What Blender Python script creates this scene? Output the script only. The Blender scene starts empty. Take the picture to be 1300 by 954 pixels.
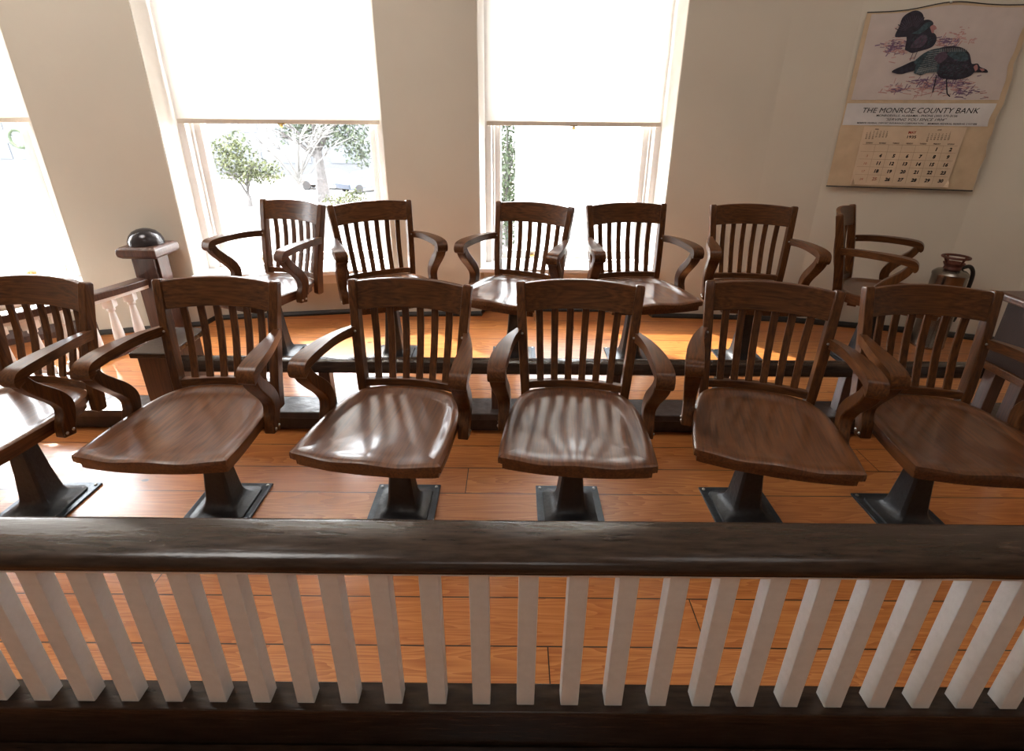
import bpy, bmesh, math, random
from mathutils import Vector, Matrix
random.seed(7)
C = bpy.context.scene
COL = C.collection
PI = math.pi

# ------------------------------------------------------------------ helpers
class MB:
    """collects geometry for ONE mesh object"""
    def __init__(s): s.v = []; s.f = []; s.mi = []
    def add(s, vs, fs, mi=0):
        o = len(s.v); s.v += [tuple(p) for p in vs]
        for f in fs: s.f.append(tuple(i + o for i in f)); s.mi.append(mi)
        return s
    def box(s, x0, x1, y0, y1, z0, z1, mi=0):
        return s.prism([(x0, y0), (x1, y0), (x1, y1), (x0, y1)], z0, z1, mi)
    def prism(s, pts, z0, z1, mi=0):
        n = len(pts)
        vs = [(p[0], p[1], z0) for p in pts] + [(p[0], p[1], z1) for p in pts]
        fs = [tuple(range(n - 1, -1, -1)), tuple(range(n, 2 * n))]
        fs += [(i, (i + 1) % n, n + (i + 1) % n, n + i) for i in range(n)]
        return s.add(vs, fs, mi)
    def loft(s, rings, cap=True, mi=0, closed=True):
        n = len(rings[0]); vs = [p for r in rings for p in r]; fs = []
        for k in range(len(rings) - 1):
            for i in range(n if closed else n - 1):
                j = (i + 1) % n
                fs.append((k * n + i, k * n + j, (k + 1) * n + j, (k + 1) * n + i))
        if cap:
            fs.append(tuple(range(n - 1, -1, -1)))
            fs.append(tuple((len(rings) - 1) * n + i for i in range(n)))
        return s.add(vs, fs, mi)
    def lathe(s, prof, c=(0, 0, 0), n=24, mi=0, axis=None):
        rings = [[Vector((r * math.cos(2 * PI * i / n), r * math.sin(2 * PI * i / n), z)) for i in range(n)] for r, z in prof]
        if axis is not None:
            q = Vector((0, 0, 1)).rotation_difference(Vector(axis))
            rings = [[q @ p for p in r] for r in rings]
        rings = [[p + Vector(c) for p in r] for r in rings]
        return s.loft(rings, mi=mi)
    def tube(s, pts, rad, n=8, mi=0):
        pts = [Vector(p) for p in pts]; rings = []
        rs = rad if isinstance(rad, (list, tuple)) else [rad] * len(pts)
        up = None
        for i, p in enumerate(pts):
            t = (pts[min(i + 1, len(pts) - 1)] - pts[max(i - 1, 0)]).normalized()
            if up is None:
                up = Vector((0, 0, 1)) if abs(t.z) < .9 else Vector((1, 0, 0))
            a = t.cross(up).normalized(); b = t.cross(a).normalized(); up = -b
            rings.append([p + (a * math.cos(2 * PI * k / n) + b * math.sin(2 * PI * k / n)) * rs[i] for k in range(n)])
        return s.loft(rings, mi=mi)
    def sweep(s, pts, lat, wid, thk, mi=0):
        """rectangular bar: lat = lateral direction per point, wid along it, thk across"""
        pts = [Vector(p) for p in pts]; rings = []
        for i, p in enumerate(pts):
            t = (pts[min(i + 1, len(pts) - 1)] - pts[max(i - 1, 0)]).normalized()
            L = Vector(lat[i] if isinstance(lat, list) else lat)
            L = (L - t * L.dot(t)).normalized(); N = t.cross(L).normalized()
            w = (wid[i] if isinstance(wid, list) else wid) / 2
            h = (thk[i] if isinstance(thk, list) else thk) / 2
            rings.append([p + L * w + N * h, p - L * w + N * h, p - L * w - N * h, p + L * w - N * h])
        return s.loft(rings, mi=mi)
    def build(s, name, mat, parent=None, bevel=0, seg=2, smooth=False, ang=40):
        me = bpy.data.meshes.new(name); me.from_pydata(s.v, [], s.f)
        mats = mat if isinstance(mat, (list, tuple)) else [mat]
        for m in mats: me.materials.append(m)
        if len(mats) > 1: me.polygons.foreach_set('material_index', s.mi)
        bm = bmesh.new(); bm.from_mesh(me); bmesh.ops.recalc_face_normals(bm, faces=bm.faces); bm.to_mesh(me); bm.free()
        if smooth or bevel:
            me.polygons.foreach_set('use_smooth', [True] * len(me.polygons))
            if not bevel: me.set_sharp_from_angle(angle=math.radians(ang))
        me.update()
        o = bpy.data.objects.new(name, me); COL.objects.link(o)
        if parent: o.parent = parent
        if bevel:
            b = o.modifiers.new('bevel', 'BEVEL'); b.width = bevel; b.segments = seg
            b.limit_method = 'ANGLE'; b.angle_limit = math.radians(35); b.harden_normals = True
        return o

def smooth_pts(P, n=6):
    """Catmull-Rom through tuples of any length"""
    out = []; P = [tuple(p) for p in P]
    Q = [P[0]] + P + [P[-1]]
    for i in range(1, len(Q) - 2):
        a, b, c, d = Q[i - 1], Q[i], Q[i + 1], Q[i + 2]
        for k in range(n):
            t = k / n
            out.append(tuple(.5 * ((2 * b[j]) + (-a[j] + c[j]) * t + (2 * a[j] - 5 * b[j] + 4 * c[j] - d[j]) * t * t + (-a[j] + 3 * b[j] - 3 * c[j] + d[j]) * t ** 3) for j in range(len(b))))
    out.append(P[-1]); return out
def sstep(a, b, x):
    t = max(0, min(1, (x - a) / (b - a))); return t * t * (3 - 2 * t)
def lerp(a, b, t): return a + (b - a) * t

def thing(name, label, cat, loc=(0, 0, 0), rz=0, group=None):
    o = bpy.data.objects.new(name, None); COL.objects.link(o); o.empty_display_size = .1
    o.location = loc; o.rotation_euler = (0, 0, rz); return tag(o, label, cat, group)
def tag(o, label=None, cat=None, group=None, kind=None):
    if label: o['label'] = label
    if cat: o['category'] = cat
    if group: o['group'] = group
    if kind: o['kind'] = kind
    return o
def copy_tree(o, parent=None):
    c = o.copy(); COL.objects.link(c); c.parent = parent
    for ch in list(o.children): copy_tree(ch, c)
    return c

# ------------------------------------------------------------------ materials
def srgb(r, g, b):
    f = lambda c: (c / 255) / 12.92 if c / 255 <= .04045 else ((c / 255 + .055) / 1.055) ** 2.4
    return (f(r), f(g), f(b), 1)
class NT:
    def __init__(s, name):
        s.m = bpy.data.materials.new(name); s.m.use_nodes = True
        s.t = s.m.node_tree; s.t.nodes.clear()
        s.out = s.t.nodes.new('ShaderNodeOutputMaterial')
    def n(s, typ, ins=None, **kw):
        nd = s.t.nodes.new('ShaderNode' + typ)
        for k, v in kw.items(): setattr(nd, k, v)
        for k, v in (ins or {}).items():
            if isinstance(v, bpy.types.NodeSocket): s.t.links.new(v, nd.inputs[k])
            else: nd.inputs[k].default_value = v
        return nd
    def math(s, op, a, b=0.0, c=None):
        d = {0: a, 1: b}
        if c is not None: d[2] = c
        return s.n('Math', d, operation=op).outputs[0]
    def ramp(s, fac, stops, interp='LINEAR'):
        r = s.n('ValToRGB', {'Fac': fac}); r.color_ramp.interpolation = interp
        e = r.color_ramp.elements
        while len(e) < len(stops): e.new(.5)
        for i, (p, c) in enumerate(stops): e[i].position = p; e[i].color = c
        return r.outputs[0]
    def mix(s, f, a, b, bt='MIX'):
        m = s.n('Mix', data_type='RGBA', blend_type=bt)
        for i, v in ((0, f), (6, a), (7, b)):
            if isinstance(v, bpy.types.NodeSocket): s.t.links.new(v, m.inputs[i])
            else: m.inputs[i].default_value = v
        return m.outputs[2]
    def done(s, **kw):
        b = s.n('BsdfPrincipled')
        for k, v in kw.items():
            k = k.replace('_', ' ')
            if isinstance(v, bpy.types.NodeSocket): s.t.links.new(v, b.inputs[k])
            else: b.inputs[k].default_value = v
        s.t.links.new(b.outputs[0], s.out.inputs[0]); return s.m
def plain(name, col, rough=.5, metal=0, coat=0, bump=0, scale=40, var=.12, spec=.5):
    t = NT(name); co = t.n('TexCoord').outputs['Object']
    nz = t.n('TexNoise', {'Vector': co, 'Scale': scale, 'Detail': 5.0}).outputs[0]
    d = tuple(c * (1 - var) for c in col[:3]) + (1,); l = tuple(min(1, c * (1 + var)) for c in col[:3]) + (1,)
    kw = dict(Base_Color=t.ramp(nz, [(.3, d), (.7, l)]), Roughness=rough, Metallic=metal, Coat_Weight=coat, Specular_IOR_Level=spec)
    if bump: kw['Normal'] = t.n('Bump', {'Height': nz, 'Strength': bump, 'Distance': .01}).outputs[0]
    return t.done(**kw)
def wood(name, axis, dark, light, rough=.3, coat=.3, scale=1.0, rings=14, rnd=.25, bump=.08, spec=.5, cr=.22):
    """grain runs along the local axis given"""
    t = NT(name); co = t.n('TexCoord').outputs['Object']
    oi = t.n('ObjectInfo')
    off = t.n('VectorMath', {0: co, 1: t.n('CombineXYZ', {0: oi.outputs['Random'], 1: t.math('MULTIPLY', oi.outputs['Random'], 3.7), 2: 0.0}).outputs[0]}, operation='ADD').outputs[0]
    sc = [9, 9, 9]; sc[axis] = .9
    mp = t.n('Mapping', {'Vector': off, 'Scale': tuple(k * scale for k in sc)}).outputs[0]
    big = t.n('TexNoise', {'Vector': mp, 'Scale': 1.2, 'Detail': 3.0, 'Distortion': .4}).outputs[0]
    ring = t.math('FRACT', t.math('MULTIPLY', big, float(rings)))
    ring = t.math('ABSOLUTE', t.math('SUBTRACT', ring, .5))
    sc2 = [70, 70, 70]; sc2[axis] = 3
    fine = t.n('TexNoise', {'Vector': t.n('Mapping', {'Vector': off, 'Scale': tuple(k * scale for k in sc2)}).outputs[0], 'Scale': 2.0, 'Detail': 4.0}).outputs[0]
    f = t.math('ADD', t.math('MULTIPLY', ring, .4), t.math('MULTIPLY', fine, .85))
    c = t.ramp(f, [(.25, dark), (.85, light)])
    v = t.math('ADD', 1 - rnd / 2, t.math('MULTIPLY', oi.outputs['Random'], rnd))
    c = t.mix(1.0, c, t.n('CombineColor', {0: v, 1: v, 2: v}).outputs[0], 'MULTIPLY')
    r = t.math('ADD', rough - .06, t.math('MULTIPLY', fine, .14))
    return t.done(Base_Color=c, Roughness=r, Coat_Weight=coat, Coat_Roughness=cr, Specular_IOR_Level=spec,
                  Normal=t.n('Bump', {'Height': fine, 'Strength': bump, 'Distance': .004}).outputs[0])
OD, OL = (.030, .0095, .0030, 1), (.132, .046, .0115, 1)
OAK = [wood('oak_grain_%s' % 'xyz'[a], a, OD, OL, coat=.08, rough=.32, spec=.28, cr=.15) for a in range(3)]
OAK_SEAT = wood('oak_seat', 1, (.046, .0155, .0055, 1), (.160, .058, .018, 1), rough=.33, coat=.45, rings=9, spec=.4, cr=.13)
RAILWOOD = None
t = NT('dark_painted_rail')
co = t.n('TexCoord').outputs['Object']
nz = t.n('TexNoise', {'Vector': t.n('Mapping', {'Vector': co, 'Scale': (2, 14, 14)}).outputs[0], 'Scale': 6.0, 'Detail': 6.0}).outputs[0]
n2 = t.n('TexNoise', {'Vector': co, 'Scale': 60.0, 'Detail': 3.0}).outputs[0]
RAILWOOD = t.done(Base_Color=t.ramp(nz, [(.3, (.017, .0105, .0075, 1)), (.75, (.045, .027, .018, 1))]), Roughness=t.math('ADD', .10, t.math('MULTIPLY', nz, .22)), Specular_IOR_Level=.35,
                  Normal=t.n('Bump', {'Height': t.math('ADD', nz, t.math('MULTIPLY', n2, .25)), 'Strength': .16, 'Distance': .005}).outputs[0])
NEWELWOOD = wood('newel_wood', 2, (.03, .013, .009, 1), (.10, .042, .026, 1), rough=.35)
DARKSTEP = plain('dark_step_paint', (.035, .024, .021, 1), rough=.3, bump=.25, scale=25, var=.4)
WHITE = plain('white_paint', (.70, .72, .73, 1), rough=.42, bump=.12, scale=50, var=.04)
WINWHITE = plain('window_white_paint', (.80, .77, .74, 1), rough=.4, bump=.05, scale=30, var=.03)
IRON = plain('black_iron', (.011, .012, .014, 1), rough=.42, metal=0, bump=.2, scale=60, var=.3)
IRONPLATE = plain('blued_iron_plate', (.028, .036, .045, 1), rough=.3, metal=.5, bump=.15, scale=50, var=.35)
STEEL = plain('bright_screw', (.45, .45, .43, 1), rough=.3, metal=1)
BRASS = plain('brass', (.5, .33, .12, 1), rough=.35, metal=1)
BASEB = plain('dark_baseboard', (.022, .02, .017, 1), rough=.45, var=.2)

t = NT('plaster_wall')
co = t.n('TexCoord').outputs['Object']
nz = t.n('TexNoise', {'Vector': co, 'Scale': 1.6, 'Detail': 5.0}).outputs[0]
n2 = t.n('TexNoise', {'Vector': co, 'Scale': 35.0, 'Detail': 4.0}).outputs[0]
PLASTER = t.done(Base_Color=t.ramp(nz, [(.3, (.565, .52, .435, 1)), (.7, (.61, .565, .475, 1))]), Roughness=.75,
                 Normal=t.n('Bump', {'Height': t.math('ADD', t.math('MULTIPLY', nz, 2.0), t.math('MULTIPLY', n2, .3)), 'Strength': .25, 'Distance': .01}).outputs[0])
PLASTERW = plain('white_plaster', (.80, .76, .71, 1), rough=.6, bump=.1, scale=20, var=.03)

# heart pine boards, .168 m wide, running along X
t = NT('heart_pine_boards')
co = t.n('TexCoord').outputs['Object']; sp = t.n('SeparateXYZ', {0: co})
X, Y, Z = sp.outputs
W = .168
yy = t.math('DIVIDE', t.math('ADD', Y, 5.04 - .04), W)
idx = t.math('FLOOR', yy); fr = t.math('FRACT', yy)
wn = t.n('TexWhiteNoise', {'W': idx}, noise_dimensions='1D').outputs[0]
xs = t.math('ADD', t.math('DIVIDE', X, 2.9), t.math('MULTIPLY', wn, 7.3))
xi = t.math('FLOOR', xs); xf = t.math('FRACT', xs)
wn2 = t.n('TexWhiteNoise', {'Vector': t.n('CombineXYZ', {0: idx, 1: xi, 2: 0.0}).outputs[0]}, noise_dimensions='2D').outputs[0]
gv = t.n('CombineXYZ', {0: t.math('ADD', t.math('MULTIPLY', X, .9), t.math('MULTIPLY', wn2, 31.0)), 1: t.math('ADD', t.math('MULTIPLY', Y, 9.0), t.math('MULTIPLY', wn2, 17.0)), 2: wn2}).outputs[0]
big = t.n('TexNoise', {'Vector': gv, 'Scale': 1.1, 'Detail': 2.5, 'Distortion': .35}).outputs[0]
ring = t.math('FRACT', t.math('MULTIPLY', big, 18.0))
fine = t.n('TexNoise', {'Vector': t.n('Mapping', {'Vector': gv, 'Scale': (2.5, 11, 1)}).outputs[0], 'Scale': 2.5, 'Detail': 4.0}).outputs[0]
f = t.math('ADD', t.math('MULTIPLY', ring, .38), t.math('MULTIPLY', fine, .72))
c = t.ramp(f, [(.18, (.60, .27, .085, 1)), (.5, (.47, .175, .044, 1)), (.85, (.28, .075, .016, 1))])
c = t.mix(t.math('MULTIPLY', wn2, .45), c, (.36, .105, .026, 1))
kn = t.n('TexVoronoi', {'Vector': t.n('CombineXYZ', {0: t.math('MULTIPLY', X, 2.2), 1: t.math('MULTIPLY', Y, 4.2), 2: 0.0}).outputs[0], 'Scale': 1.0}).outputs[0]
c = t.mix(t.math('LESS_THAN', kn, .035), c, (.05, .018, .007, 1))
e1 = t.math('LESS_THAN', t.math('MULTIPLY', t.math('MINIMUM', fr, t.math('SUBTRACT', 1.0, fr)), W), .0022)
e2 = t.math('LESS_THAN', t.math('MULTIPLY', t.math('MINIMUM', xf, t.math('SUBTRACT', 1.0, xf)), 2.9), .0018)
seam = t.math('MAXIMUM', e1, e2)
c = t.mix(seam, c, (.018, .007, .003, 1))
hh = t.math('SUBTRACT', t.math('MULTIPLY', fine, .25), seam)
FLOORM = t.done(Base_Color=c, Roughness=t.math('ADD', .26, t.math('MULTIPLY', fine, .16)), Coat_Weight=.25, Coat_Roughness=.15,
                Normal=t.n('Bump', {'Height': hh, 'Strength': .3, 'Distance': .004}).outputs[0])

# glass: thin clear pane
t = NT('window_glass')
ms = t.n('MixShader', {0: .06}); tr = t.n('BsdfTransparent', {0: (.97, .98, .98, 1)}); gl = t.n('BsdfGlossy', {'Roughness': .02})
t.t.links.new(tr.outputs[0], ms.inputs[1]); t.t.links.new(gl.outputs[0], ms.inputs[2]); t.t.links.new(ms.outputs[0], t.out.inputs[0]); GLASS = t.m
# roller blind cloth
t = NT('blind_cloth')
co = t.n('TexCoord').outputs['Object']
wv = t.n('TexNoise', {'Vector': co, 'Scale': 300.0}).outputs[0]
df = t.n('BsdfDiffuse', {'Color': (.85, .83, .80, 1)}); tl = t.n('BsdfTranslucent', {'Color': (.88, .85, .81, 1)})
ms = t.n('MixShader', {0: .5})
t.t.links.new(df.outputs[0], ms.inputs[1]); t.t.links.new(tl.outputs[0], ms.inputs[2]); t.t.links.new(ms.outputs[0], t.out.inputs[0]); BLIND = t.m

# ------------------------------------------------------------------ room plan (oval back wall)
# front points of the wall with the direction each reveal runs outward
def nv(x, y):
    l = math.hypot(x, y); return (x / l, y / l)
F = [  # x, y, outward dir
    (-3.95, 1.90, nv(-.75, .66)), (-3.42, 2.56, nv(-.62, .78)),     # 0,1 pier left of window 0
    (-2.645, 3.085, nv(-.50, .86)), (-2.065, 3.26, nv(.12, .99)),   # 2,3 pier P0
    (-.812, 3.475, nv(-.2, .98)), (-.222, 3.50, nv(.2, .98)),      # 4,5 pier P1
    (1.0, 3.50, nv(-.25, .97)), (1.585, 3.47, nv(.12, .99)),       # 6,7 pier P2
    (1.95, 3.425, nv(.2, .98)), (2.75, 3.222, nv(.3, .95)), (3.12, 3.08, nv(.45, .9)), (3.62, 2.72, nv(.7, .7)), (4.0, 2.2, nv(.9, .4)), (4.15, 1.5, nv(1, .1)), (4.2, -4.2, nv(1, -.1))]
TH = .42; CEIL = 3.9; HEAD = 2.95; SILL = .47
def fp(i, d=0): return (F[i][0] + F[i][2][0] * d, F[i][1] + F[i][2][1] * d)
def pier(m, i, j, z0, z1, d0=0, d1=TH): m.prism([fp(i, d0), fp(j, d0), fp(j, d1), fp(i, d1)], z0, z1)
DECK = .12
wb = MB()
for i in (0, 2, 4, 6): pier(wb, i, i + 1, -.1, CEIL)
for i in (1, 3, 5):
    pier(wb, i, i + 1, HEAD, CEIL)                        # lintel
    pier(wb, i, i + 1, -.1, SILL - .03, .11)              # recessed wall under the sill
wo = wb.build('wall_back', PLASTER); tag(wo, kind='structure')
wr = MB()
for i in range(7, 14): pier(wr, i, i + 1, -.1, CEIL)
tag(wr.build('wall_right', PLASTER, smooth=True, ang=7), kind='structure')
wl = MB(); wl.prism([(-3.95, 1.90), (-4.27, 2.18), (-4.55, 1.6), (-4.55, -4.2), (-4.1, -4.2), (-4.1, 1.5)], -.1, CEIL)
tag(wl.build('wall_left', PLASTER), kind='structure')
tag(MB().box(-4.6, 4.7, -4.6, -4.2, -.1, CEIL).build('wall_rear', PLASTER), kind='structure')
tag(MB().box(-4.9, 4.9, -4.6, 4.4, CEIL, CEIL + .2).build('ceiling', PLASTERW), kind='structure')

# floor: juror floor plus the raised deck of the back row
fl = MB(); fl.box(-4.5, 4.6, -4.3, 3.1, -.12, 0)
deckp = [(-4.1, 2.30), (4.05, 2.30), fp(12), fp(11), fp(10), fp(9), fp(8), fp(7), fp(6), fp(6, .11), fp(5, .11), fp(5), fp(4), fp(4, .11), fp(3, .11), fp(3), fp(2), fp(2, .11), fp(1, .11), fp(1), (-3.95, 2.31)]
deckp = [(-3.72, 2.30), (3.86, 2.30)] + deckp[3:-1]
fl.prism(deckp, 0.0, DECK)
fo = fl.build('floor', FLOORM); tag(fo, kind='structure')
# dark step edge of the deck
tr = MB(); tr.box(-3.6, 3.7, 2.145, 2.30, DECK - .035, DECK + .001); tr.box(-3.6, 3.7, 2.185, 2.30, 0, DECK - .035)
tag(tr.build('trim_1', DARKSTEP, bevel=.006), kind='structure')

# baseboard: low dark quarter-round along the wall foot
def offset_path(P, d):
    out = []
    for i, p in enumerate(P):
        a = P[max(i - 1, 0)]; b = P[min(i + 1, len(P) - 1)]
        tx, ty = b[0] - a[0], b[1] - a[1]; l = math.hypot(tx, ty)
        out.append((p[0] + ty / l * d, p[1] - tx / l * d))
    return out
def baseboard(name, P, z0, h=.03, w=.022, mat=None):
    Q = offset_path(P, w); m = MB()
    rings = []
    for a, b in zip(P, Q):
        rings.append([(a[0], a[1], z0), (b[0], b[1], z0), (b[0], b[1], z0 + h * .45), (lerp(a[0], b[0], .55), lerp(a[1], b[1], .55), z0 + h), (a[0], a[1], z0 + h)])
    m.loft(rings); o = m.build(name, mat or BASEB); tag(o, kind='structure')
baseboard('baseboard_back', [fp(2), fp(3), fp(3, .11), fp(4, .11), fp(4), fp(5), fp(5, .11), fp(6, .11), fp(6), fp(7)], DECK)
baseboard('baseboard_right', [fp(i) for i in range(7, 12)], DECK, h=.035)
baseboard('baseboard_left', [fp(0), fp(1), fp(1, .11), fp(2, .11), fp(2)], DECK, h=.085, w=.03, mat=NEWELWOOD)

# ------------------------------------------------------------------ windows and blinds
def win_pt(i, s, d, z):
    """i = left front point; s 0..1 across the opening; d outward; z up"""
    a = fp(i, d); b = fp(i + 1, d); return (lerp(a[0], b[0], s), lerp(a[1], b[1], s), z)
def wbox(m, i, s0, s1, d0, d1, z0, z1, inset=True):
    a = [win_pt(i, s, d, 0)[:2] for s, d in ((s0, d0), (s1, d0), (s1, d1), (s0, d1))]
    m.prism(a, z0, z1)
blab = ['white roller blind at the left window over the side balustrade', 'white roller blind at the middle window, behind the two leftmost back row chairs', 'white roller blind at the right window, beside the plain wall with the calendar']
def window(n, i):
    root = bpy.data.objects.new('window_%d' % n, None); COL.objects.link(root); tag(root, kind='structure')
    a, b = fp(i), fp(i + 1); L = math.hypot(b[0] - a[0], b[1] - a[1]); k = 1 / L
    m = MB()   # outer frame / jamb linings
    z0, z1 = SILL, HEAD
    wbox(m, i, 0, .045 * k, .155, .36, z0, z1); wbox(m, i, 1 - .045 * k, 1, .155, .36, z0, z1); wbox(m, i, 0, 1, .155, .36, z1 - .05, z1)
    wbox(m, i, .045 * k, .06 * k, .195, .213, z0, z1 - .05); wbox(m, i, 1 - .06 * k, 1 - .045 * k, .195, .213, z0, z1 - .05)  # stop beads
    m.build('window_frame', WINWHITE, root, bevel=.004)
    s0, s1 = .047 * k, 1 - .047 * k
    for nm, za, zb, d0 in (('lower_sash', z0 + .012, 1.43, .215), ('upper_sash', 1.39, z1 - .05, .265)):
        m = MB(); st = .052 * k
        wbox(m, i, s0, s0 + st, d0, d0 + .04, za, zb); wbox(m, i, s1 - st, s1, d0, d0 + .04, za, zb)
        wbox(m, i, s0 + st, s1 - st, d0, d0 + .04, za, za + .06); wbox(m, i, s0 + st, s1 - st, d0, d0 + .04, zb - .042, zb)
        sa = m.build(nm, WINWHITE, root, bevel=.005)
        g = MB(); wbox(g, i, s0 + st, s1 - st, d0 + .018, d0 + .022, za + .06, zb - .042); g.build('pane', GLASS, sa)
        if nm == 'lower_sash':
            for ss in (.28, .72):
                m = MB(); p = Vector(win_pt(i, ss, d0 - .012, za + .03))
                m.lathe([(.006, 0), (.009, .006), (.005, .012), (.012, .02), (0.001, .024)], p, 12, axis=(0, -1, .2))
                m.box(p.x - .02, p.x + .02, p.y + .0, p.y + .012, p.z - .008, p.z + .008)
                m.build('sash_lift', BRASS, sa, smooth=True)
    m = MB(); wbox(m, i, -.0, 1.0, -.035, .36, z0 - .03, z0)
    m.build('window_sill', WINWHITE, root, bevel=.006)
    m = MB(); wbox(m, i, 0, 1, .085, .11, z0 - .12, z0 - .03)
    m.build('apron', WINWHITE, root, bevel=.004)
    # plaster of the reveals, painted white
    m = MB(); wbox(m, i, -.004 * k, .004 * k, .004, .16, z0, z1); wbox(m, i, 1 - .004 * k, 1 + .004 * k, .004, .16, z0, z1); wbox(m, i, 0, 1, .004, .16, z1 - .006, z1 + .002)
    m.build('reveal_lining', PLASTERW, root)
    # blind
    bl = thing('roller_blind', blab[n - 1], 'blind', win_pt(i, .5, .14, 1.385), 0, None)
    def loc(m, nm, mat, **kw):
        m.v = [tuple(Vector(v) - Vector(bl.location)) for v in m.v]; return m.build(nm, mat, bl, **kw)
    m = MB(); wbox(m, i, .028 * k, 1 - .028 * k, .138, .1395, 1.40, HEAD - .06); loc(m, 'blind_cloth', BLIND)
    m = MB(); wbox(m, i, .02 * k, 1 - .02 * k, .133, .145, 1.375, 1.402); loc(m, 'hem_bar', plain_cream, bevel=.004)
    m = MB(); m.tube([win_pt(i, s, .14, HEAD - .045) for s in (.02 * k, .5, 1 - .02 * k)], .022, 12); loc(m, 'roller', plain_cream, smooth=True)
    p = Vector(win_pt(i, .5, .125, 1.375)); m = MB()
    m.lathe([(.004, 0), (.010, -.006), (.012, -.014), (.006, -.022), (.001, -.024)], p, 12)
    m.box(p.x - .022, p.x + .022, p.y, p.y + .014, p.z - .002, p.z + .006); loc(m, 'blind_pull', BRASS, smooth=True)
plain_cream = plain('cream_hem', (.62, .54, .45, 1), rough=.6, var=.05)
window(1, 1); window(2, 3); window(3, 5)

# ------------------------------------------------------------------ jury chairs
def y_stile(z): return .170 + (z - .36) * .055 + max(0, z - .46) ** 1.25 * .16
def x_stile(z): return .188 + (z - .36) * .072
def back_sag(u, z): return .036 * (1 - u * u) * sstep(.40, .7, z) + .028 * (1 - u * u) * (1 - sstep(.40, .7, z))
def seat_mesh():
    half = smooth_pts([(0.0, -.316), (.12, -.311), (.22, -.297), (.243, -.291), (.249, -.279), (.248, -.17), (.239, -.04), (.226, .05), (.205, .115), (.174, .157), (.120, .184), (.055, .196), (0.0, .199)], 5)
    out = half + [(-x, y) for x, y in half[-2:0:-1]]
    cx, cy = 0, -.06
    fs = [.08, .2, .32, .44, .55, .64, .70, .75, .79, .83, .87, .90, .93, .96, .985, 1.0]
    def top(x, y, f):
        ang = sstep(-.12, -.30, y)                         # towards the front edge
        dish = -(.006 * (1 - sstep(.0, .8, f)) + .013 * (1 - sstep(.76, .92, f)) * (1 - .75 * ang))
        leg = -.006 * ang * math.exp(-((abs(x) - .115) / .06) ** 2)
        ridge = .002 * ang * math.exp(-(x / .035) ** 2)
        edge = -.004 * sstep(.96, 1.0, f)
        return .44 + dish + leg + ridge + edge
    rings = []
    for f in fs:
        rings.append([(cx + f * (x - cx), cy + f * (y - cy), top(cx + f * (x - cx), cy + f * (y - cy), f)) for x, y in out])
    last = rings[-1]
    rings.append([(x * 1.004, y * 1.004, .440 - .012 + (z - .44) * .6) for x, y, z in last])
    rings.append([(x * 1.0, y, .413 + (z - .44) * .3) for x, y, z in last])
    rings.append([(x * .955, cy + (y - cy) * .955, .412) for x, y, z in last])
    rings.append([(x * .952, cy + (y - cy) * .952, .384) for x, y, z in last])
    m = MB(); m.loft(rings); return m
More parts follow.
